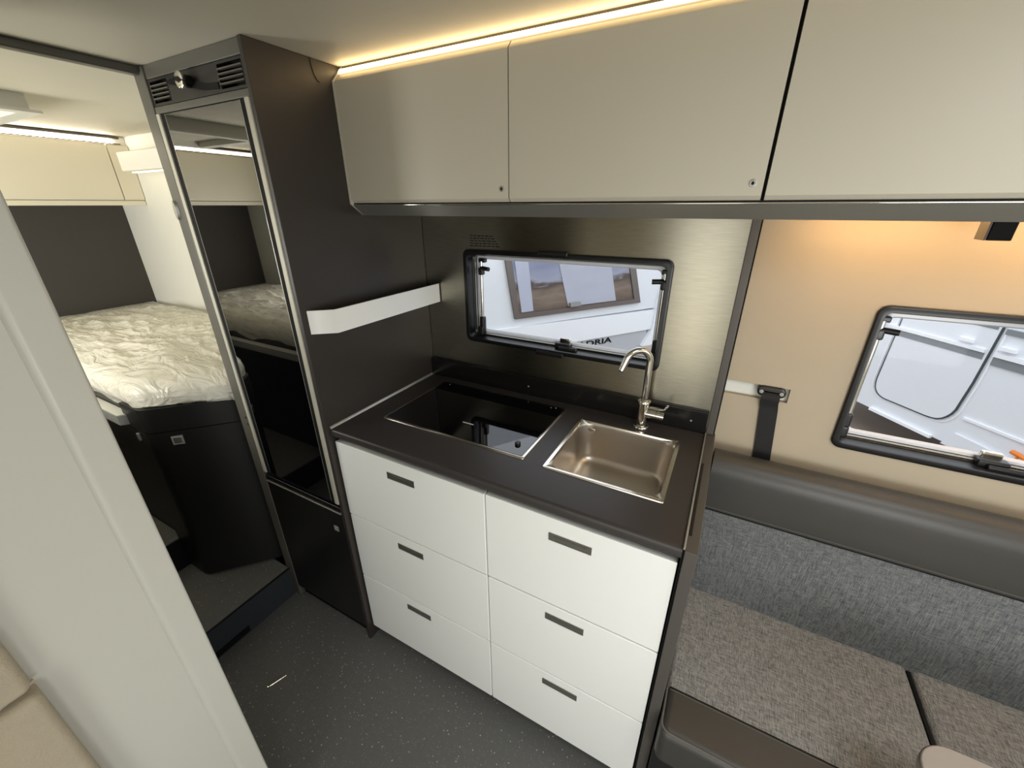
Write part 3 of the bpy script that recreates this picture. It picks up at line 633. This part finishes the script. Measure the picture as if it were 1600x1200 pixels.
# ------------------------------------------------------------------ sofa
bk = thing('sofa', (1.8, .26, 0), 'sofa with grey fabric backrest topped with dark leather', 'sofa')
X0, X1 = 1.0605, 2.55
def roundprof(pts): return pts
bf = []
for k in range(9):
    z = .445+(.772-.445)*k/8; bf.append((.4010+.012*k/8-.006*math.sin(math.pi*k/8), z))
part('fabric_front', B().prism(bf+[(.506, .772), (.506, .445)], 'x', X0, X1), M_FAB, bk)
tf = [(.4085, .776)]
for k in range(1, 6): tf.append((.4070+.003*k/5, .776+.115*k/5))
for k in range(1, 11):
    t = math.radians(180-180*k/10*.92); tf.append((.458+.048*math.cos(t), .892+.055*math.sin(t)))
part('leather_top', B().prism(tf+[(.506, .776)], 'x', X0+.003, X1), M_LEA, bk)
part('piping', B().tube([(X0, .4105, .774), (X1, .4105, .774)], .0032, 8), M_BLACKM, bk)
part('stitching', B().tube([(X0+.003, .4078, .783), (X1, .4078, .783)], .0009, 6), M_STITCH, bk)
def seat(label, x0, x1):
    t = thing('seat_cushion', ((x0+x1)/2, .17, .33), label, 'cushion', 'grey fabric sofa seat cushions')
    part('fabric_top', B().box(x0, x1, .0545, .4150, .335, .4600, .016, 4, lambda c: c.z > .45 and (c.x < x0+.001 or c.x > x1-.001)), M_FABLIT, t)
    part('leather_front', B().box(x0+.001, x1-.001, -.0600, .0535, .335, .4605, .022, 5, lambda c: c.y < .0), M_LEA, t)
    part('seam', B().tube([(x0+.010, .0540, .4595), (x1-.010, .0540, .4595)], .0022, 8), M_BLACKM, t)
    part('stitching', B().tube([(x0+.010, .0490, .4606), (x1-.010, .0490, .4606)], .0010, 6), M_STITCH, t)
    path = [(x0+.004, .050, .4580), (x0+.004, -.030, .4580)]+[(x0+.026-.022*math.cos(math.radians(a)), -.030-.022*math.sin(math.radians(a)), .4580) for a in (15, 30, 45, 60, 75, 90)]+[(x1-.02, -.052, .4580)]
    part('piping', B().tube(path, .0026, 8), M_STITCH, t)
    return t
seat('grey seat cushion with leather front next to the kitchen unit', 1.0605, 1.6240)
seat('grey seat cushion behind the table corner', 1.6350, 2.30)
part('base', B().box(1.0605, 2.55, -.030, YW-.001, 0, .3345, .002), M_DARK2, bk)
part('black_strip', B().box(1.6255, 1.6335, -.03, .40, .3350, .4520, .001), M_BLACK, bk)
# ------------------------------------------------------------------ table
tb = thing('table', (1.85, -.30, 0), 'greige rounded table corner in front of the sofa', 'table')
TB = (1.4780, 2.25, -.62, .0420)
part('tabletop', B().loops([lpz(TB, .004, .055, .655, 8), lpz(TB, 0, .058, .659, 8), lpz(TB, 0, .058, .677, 8), lpz(TB, .003, .055, .680, 8)], True, True), M_TABLE, tb)
part('edge_band', B().loops([lpz(TB, -.0008, .0588, .6615, 8), lpz(TB, -.0008, .0588, .6755, 8)]), M_GREYP, tb)
part('pedestal', B().lathe((1.88, -.30, 0), [(.16, 0), (.16, .012), (.035, .03), (.035, .64), (.12, .655)], 'z', 24), M_ALUX, tb)

# ------------------------------------------------------------------ bedroom
YM = (YO+YW)/2
def mirror(b): b.v = [(x, 2*YM-y, z) for x, y, z in b.v]; return b
Z1 = .155
def bed(far):
    mm = mirror if far else (lambda b: b)
    fy = (2*YM-.15) if far else .15
    t = thing('bed_base', (-1.35, fy, 0), 'dark bed base with angled foot under the %s mattress' % ('far opposite' if far else 'wrapped'), 'bed', 'dark bed bases either side of the aisle')
    part('side_box', mm(B().box(XR+.001, -.8660, -.196, YW-.001, .0, .945)), M_DARK2, t)
    r = .045
    def corner(x0, y0):   # rounded outline of the angled foot
        pts = [(-.8655, -.214), (-.745, -.214)]
        for k in range(7):
            a = math.radians(-90+45*k/6); pts.append((-.745+.06*math.cos(a)*1.0-.0, -.154+.06*math.sin(a)))
        pts += [(-.4960, .0330), (-.4960, YW-.001), (-.8655, YW-.001)]
        return pts
    co = corner(0, 0)
    part('corner_rail', mm(B().prism(co, 'z', .858, .950)), M_DARK2, t)
    cb = part('corner_door', mm(B().prism([(x-.002 if x > -.8 else x, y+.001) for x, y in co], 'z', Z1+.0125, .854)), M_DARK2, t)
    part('foot', mm(B().prism([(x-.012 if x > -.8 else x, y+.010) for x, y in co], 'z', Z1+.0012, Z1+.012)), M_BLACKM, t)
    # square lock on the angled face
    c = Vector((-.660, -.1520, 0)); dd = Vector((1, 1, 0)).normalized(); nn = Vector((1, -1, 0)).normalized()
    c = Vector((-.6720, -.1385-.0105, 0))
    q = lambda s, o, z: tuple(c+dd*s+nn*o+Vector((0, 0, z)))
    for (hs, o1, m_) in ((.018, .010, M_GREYP), (.0115, .0125, M_HANDLE)):
        b = B(); b.add([q(sx*hs, oo, .818+sz*hs*.95) for oo in (-.01, o1) for sx, sz in ((-1, -1), (1, -1), (1, 1), (-1, 1))],
            [(3, 2, 1, 0), (4, 5, 6, 7), (0, 1, 5, 4), (1, 2, 6, 5), (2, 3, 7, 6), (3, 0, 4, 7)])
        part('lock', mm(b), m_, cb)
    part('ledge', mm(B().prism([(-2.1, -.196), (-.842, -.196), (-.842, -.215), (-.858, -.236), (-2.1, -.236)], 'z', .868, .905)), M_GREYP, t, 'pale ledge along the bed side')
    part('ledge_top', mm(B().prism([(-2.1, -.199), (-.846, -.199), (-.864, -.233), (-2.1, -.233)], 'z', .905, .9065)), M_WALLW, t)
    part('side_catch', mm(B().box(-.80, -.785, -.222, -.2135, .815, .845, .002)), M_ALUX, t)
    # mattress
    m_ = thing('mattress', (-1.35, fy, .951), 'pale mattress in clear crumpled plastic film %s' % ('on the far bed' if far else 'on the near bed behind the fridge post'), 'mattress', 'mattresses in plastic film')
    base = [(XR+.004, -.205), (-.730, -.205), (-.500, .030), (-.500, YW-.004), (XR+.004, YW-.004)]
    def rounded(poly, rad, seg=7):
        out = []; n = len(poly)
        for i in range(n):
            p0, p1, p2 = Vector(poly[i-1]), Vector(poly[i]), Vector(poly[(i+1) % n]); a = (p0-p1).normalized(); c_ = (p2-p1).normalized()
            ang = a.angle(c_); dist = rad[i]/math.tan(ang/2); cen = p1+(a+c_).normalized()*(rad[i]/math.sin(ang/2)); s0 = p1+a*dist; s1 = p1+c_*dist
            for k in range(seg+1):
                q_ = s0.lerp(s1, k/seg); v = (q_-cen).normalized()*rad[i]; out.append(cen+v)
        return out
    def resample(poly, n):
        L_ = [0]
        for i in range(len(poly)): L_.append(L_[-1]+(poly[(i+1) % len(poly)]-poly[i]).length)
        out = []; j = 0
        for k in range(n):
            d = L_[-1]*k/n
            while L_[j+1] < d: j += 1
            f = (d-L_[j])/max(1e-9, L_[j+1]-L_[j]); out.append(poly[j].lerp(poly[(j+1) % len(poly)], f))
        return out
    ol = resample(rounded(base, [.02, .10, .09, .03, .02]), 260)
    cen = Vector((-1.2, .16))
    def shell(off, hem, top, wr, rings, name, mat_, par):
        NL = len(ol); nor = []
        for i in range(NL):
            tg = (ol[(i+1) % NL]-ol[i-1]).normalized(); nor.append(Vector((tg.y, -tg.x)))
        LL = []
        def free(i):   # sides that hang free
            p = ol[i]; return p.y < YW-.02 and p.x > XR+.02
        # hem / sides
        for k, (o, z) in enumerate(((-.006, hem), (.000, hem+.025), (.004, hem+.055), (.0, top-.030), (-.012, top-.010), (-.030, top))):
            l = []
            for i in range(NL):
                q3 = Vector((ol[i].x*3, ol[i].y*3, z*2))
                nz = noise.noise(Vector((ol[i].x*9, ol[i].y*9, k*.7+off*50)))
                oo = (o+off+wr*.9*nz*(1 if k > 0 else 1.6)) if free(i) else min(o, 0)-.001
                zz = z
                if k == 0 and wr > .004: zz = z+.050*noise.noise(Vector((ol[i].x*5+3, ol[i].y*5, 2.2)))+.012*noise.noise(Vector((ol[i].x*17, ol[i].y*17, 1.2)))
                p = ol[i]+nor[i]*oo
                if not free(i): p = Vector((max(p.x, XR+.002), min(p.y, YW-.002)))
                l.append((p.x, p.y, zz))
            LL.append(l)
        for k in range(1, rings+1):
            f = 1-k/rings*.995; l = []
            for i in range(NL):
                p = cen+(ol[i]-nor[i]*.030-cen)*f
                d = min(1, (1-f)*4)
                h = top+.030*min(1, (1-f)*1.6)+off*.5
                if wr > .004:
                    a = noise.noise(Vector((p.x*3.2+p.y*2, p.y*6.5-p.x*2.5, 1.7))); c2 = noise.noise(Vector((p.x*8-p.y*4, p.y*15, 7.3))); e2 = noise.noise(Vector((p.x*22, p.y*26+p.x*9, 3.1)))
                    h += wr*(1.7*(1-abs(a)*2.2)+1.0*max(0, 1-abs(c2)*4)+.30*max(0, 1-abs(e2)*4))*min(1, .3+d)
                else: h += .004*noise.noise(Vector((p.x*4, p.y*4, .3)))
                l.append((p.x, p.y, h))
            LL.append(l)
        return part(name, mm(B().loops(LL, True, True)), mat_, par)
    core = shell(0, .9525, 1.040, .001, 26, 'core', M_MATT, m_)
    # quilting ribs on the side of the mattress
    shell(.007, .936, 1.043, .0085, 90, 'plastic_wrap', M_FILM, m_)
    return t
bed(False); bed(True)
# steps in the aisle
sp = thing('step', (-.66, -.28, 0), 'lower speckled grey step beside the fridge cabinet', 'step')
part('tread', B().box(-.8620, -.4600, -.5440, -.0205, .146, Z1+.0005, .002), M_STEPT, sp)
part('riser', B().box(-.8620, -.4625, -.5440, -.0205, 0, .1455), M_STEPF, sp)
part('pull_slot', B().box(-.4640, -.4610, -.5000, -.2270, .006, .036, .001), M_BLACKM, sp)
part('edge_bead', B().box(-.4625, -.4590, -.5440, -.0205, .1455, .1560, .0015), M_BLACK, sp)
s2 = thing('step', (-1.5, -.387, 0), 'upper speckled step between the two beds', 'step')
part('tread', B().box(XR+.002, -.8630, 2*YM+.1975, -.1975, .300, .310, .002), M_STEPT, s2)
part('riser', B().box(XR+.002, -.8660, 2*YM+.1975, -.1975, 0, .2995), M_BLACKM, s2)
# rear lockers
XL = -1.93
seg = [(YO+.002, -.72), (-.718, -.06), (-.058, .422), (.424, YW-.002)]
names = ['cream rear locker at the far side wall', 'cream rear locker over the far bed end', 'cream rear locker beside the narrow end locker', 'narrow cream end locker at the window wall']
for (y0, y1), lb in zip(seg, names):
    t = thing('rear_locker', (XL-.15, (y0+y1)/2, 1.61), lb, 'cabinet', 'cream lockers over the beds')
    part('carcass', B().box(XR-.011, XL-.018, y0, y1, 1.612, ZC-.002), M_WALLW, t)
    part('door', B().prism([(XL-.0175, 1.634), (XL-.006, 1.632), (XL, 1.640), (XL, 1.886), (XL-.008, 1.895), (XL-.0175, 1.895)], 'y', y0+.0012, y1-.0012) if False else
         B().add([(x, y, z) for y in (y0+.0012, y1-.0012) for x, z in ((XL-.0175, 1.634), (XL-.006, 1.632), (XL, 1.640), (XL, 1.886), (XL-.008, 1.895), (XL-.0175, 1.895))],
                 [(5, 4, 3, 2, 1, 0), (6, 7, 8, 9, 10, 11)]+[(i, (i+1) % 6, 6+(i+1) % 6, 6+i) for i in range(6)]), M_LOCKB, t)
solo('light_rail', B().box(XL-.030, XL-.002, YO+.002, YW-.002, 1.606, 1.6295, .003), M_LOCKB, 'cream rail under the rear lockers of the bedroom', 'trim')
l2 = thing('led_strip', (XL-.02, YM, 1.90), 'warm light strip above the rear lockers over the beds', 'light')
part('diffuser', B().box(XL-.030, XL-.010, YO+.01, YW-.055, 1.899, 1.917, .003), M_LEDB, l2)
part('profile', B().box(XL-.032, XL-.002, YO+.01, YW-.028, 1.9205, 1.9290).box(XL-.0105, XL-.004, YO+.01, YW-.028, 1.8955, 1.8995), M_TRIM, l2)
# side wall box with light below
bx = thing('wall_box', (-1.3, .46, 1.755), 'small white wall box on the bedroom side wall, lit beneath', 'box')
part('box_body', B().box(-1.84, -.80, .418, YW-.0006, 1.764, 1.850, .004), M_WALLW, bx)
part('box_light', B().box(-1.82, -.82, .450, .470, 1.7595, 1.7638), M_LEDY, bx)
# roof hatch
ht = thing('roof_hatch', (-1.34, -.395, 1.885), 'white roof hatch frame in the bedroom ceiling', 'hatch')
H = HATCH
part('frame', B().plate('z', H[0]-.012, H[1]+.012, H[2]-.012, H[3]+.012, [(H[0]+.015, H[1]-.015, H[2]+.015, H[3]-.015)], 1.888, ZC-.0004), M_WALLW, ht)
part('flange', B().plate('z', H[0]-.034, H[1]+.034, H[2]-.034, H[3]+.034, [(H[0]+.015, H[1]-.015, H[2]+.015, H[3]-.015)], 1.880, 1.888), M_WALLW, ht)
part('blind', B().box(H[0]+.012, H[1]-.012, H[2]+.012, H[3]-.012, 1.9050, 1.9080), M_CEIL, ht)
# ------------------------------------------------------------------ beige padded backrest against the partition
pb = thing('padded_backrest', (.27, -1.0, .45), 'beige padded backrest with curved piping against the white partition', 'cushion')
x0 = XPt-.0075
part('lower_pad', B().box(x0, x0+.036, YO+.002, -.7095, .45, .985, .012, 4, lambda c: c.x > x0+.01), M_BEIGEF, pb)
part('upper_pad', B().box(x0, x0+.030, YO+.002, -.7110, .990, 1.45, .012, 4, lambda c: c.x > x0+.01), M_BEIGEF, pb)
ppth = [(x0+.010+.020*min(1, k/3), -.7085-.03*k, .991-.012*math.sin(min(1, k/6)*math.pi/2)*.6) for k in range(0, 19)]
part('piping', B().tube(ppth, .0032, 8), M_BEIGEF, pb)
# ------------------------------------------------------------------ small clip on the floor
ck = thing('metal_pin', (-.183, -.296, 0), 'small silver pin lying on the speckled floor', 'pin')
part('rod', B().cyl((-.1925, -.322, .0035), (-.1735, -.270, .0035), .0032, 10), M_CHROME, ck)
part('head', B().lathe((-.1935, -.325, .0005), [(.0048, 0), (.0052, .003), (.0040, .0065), (.001, .007)], 'z', 12), M_CHROME, ck)
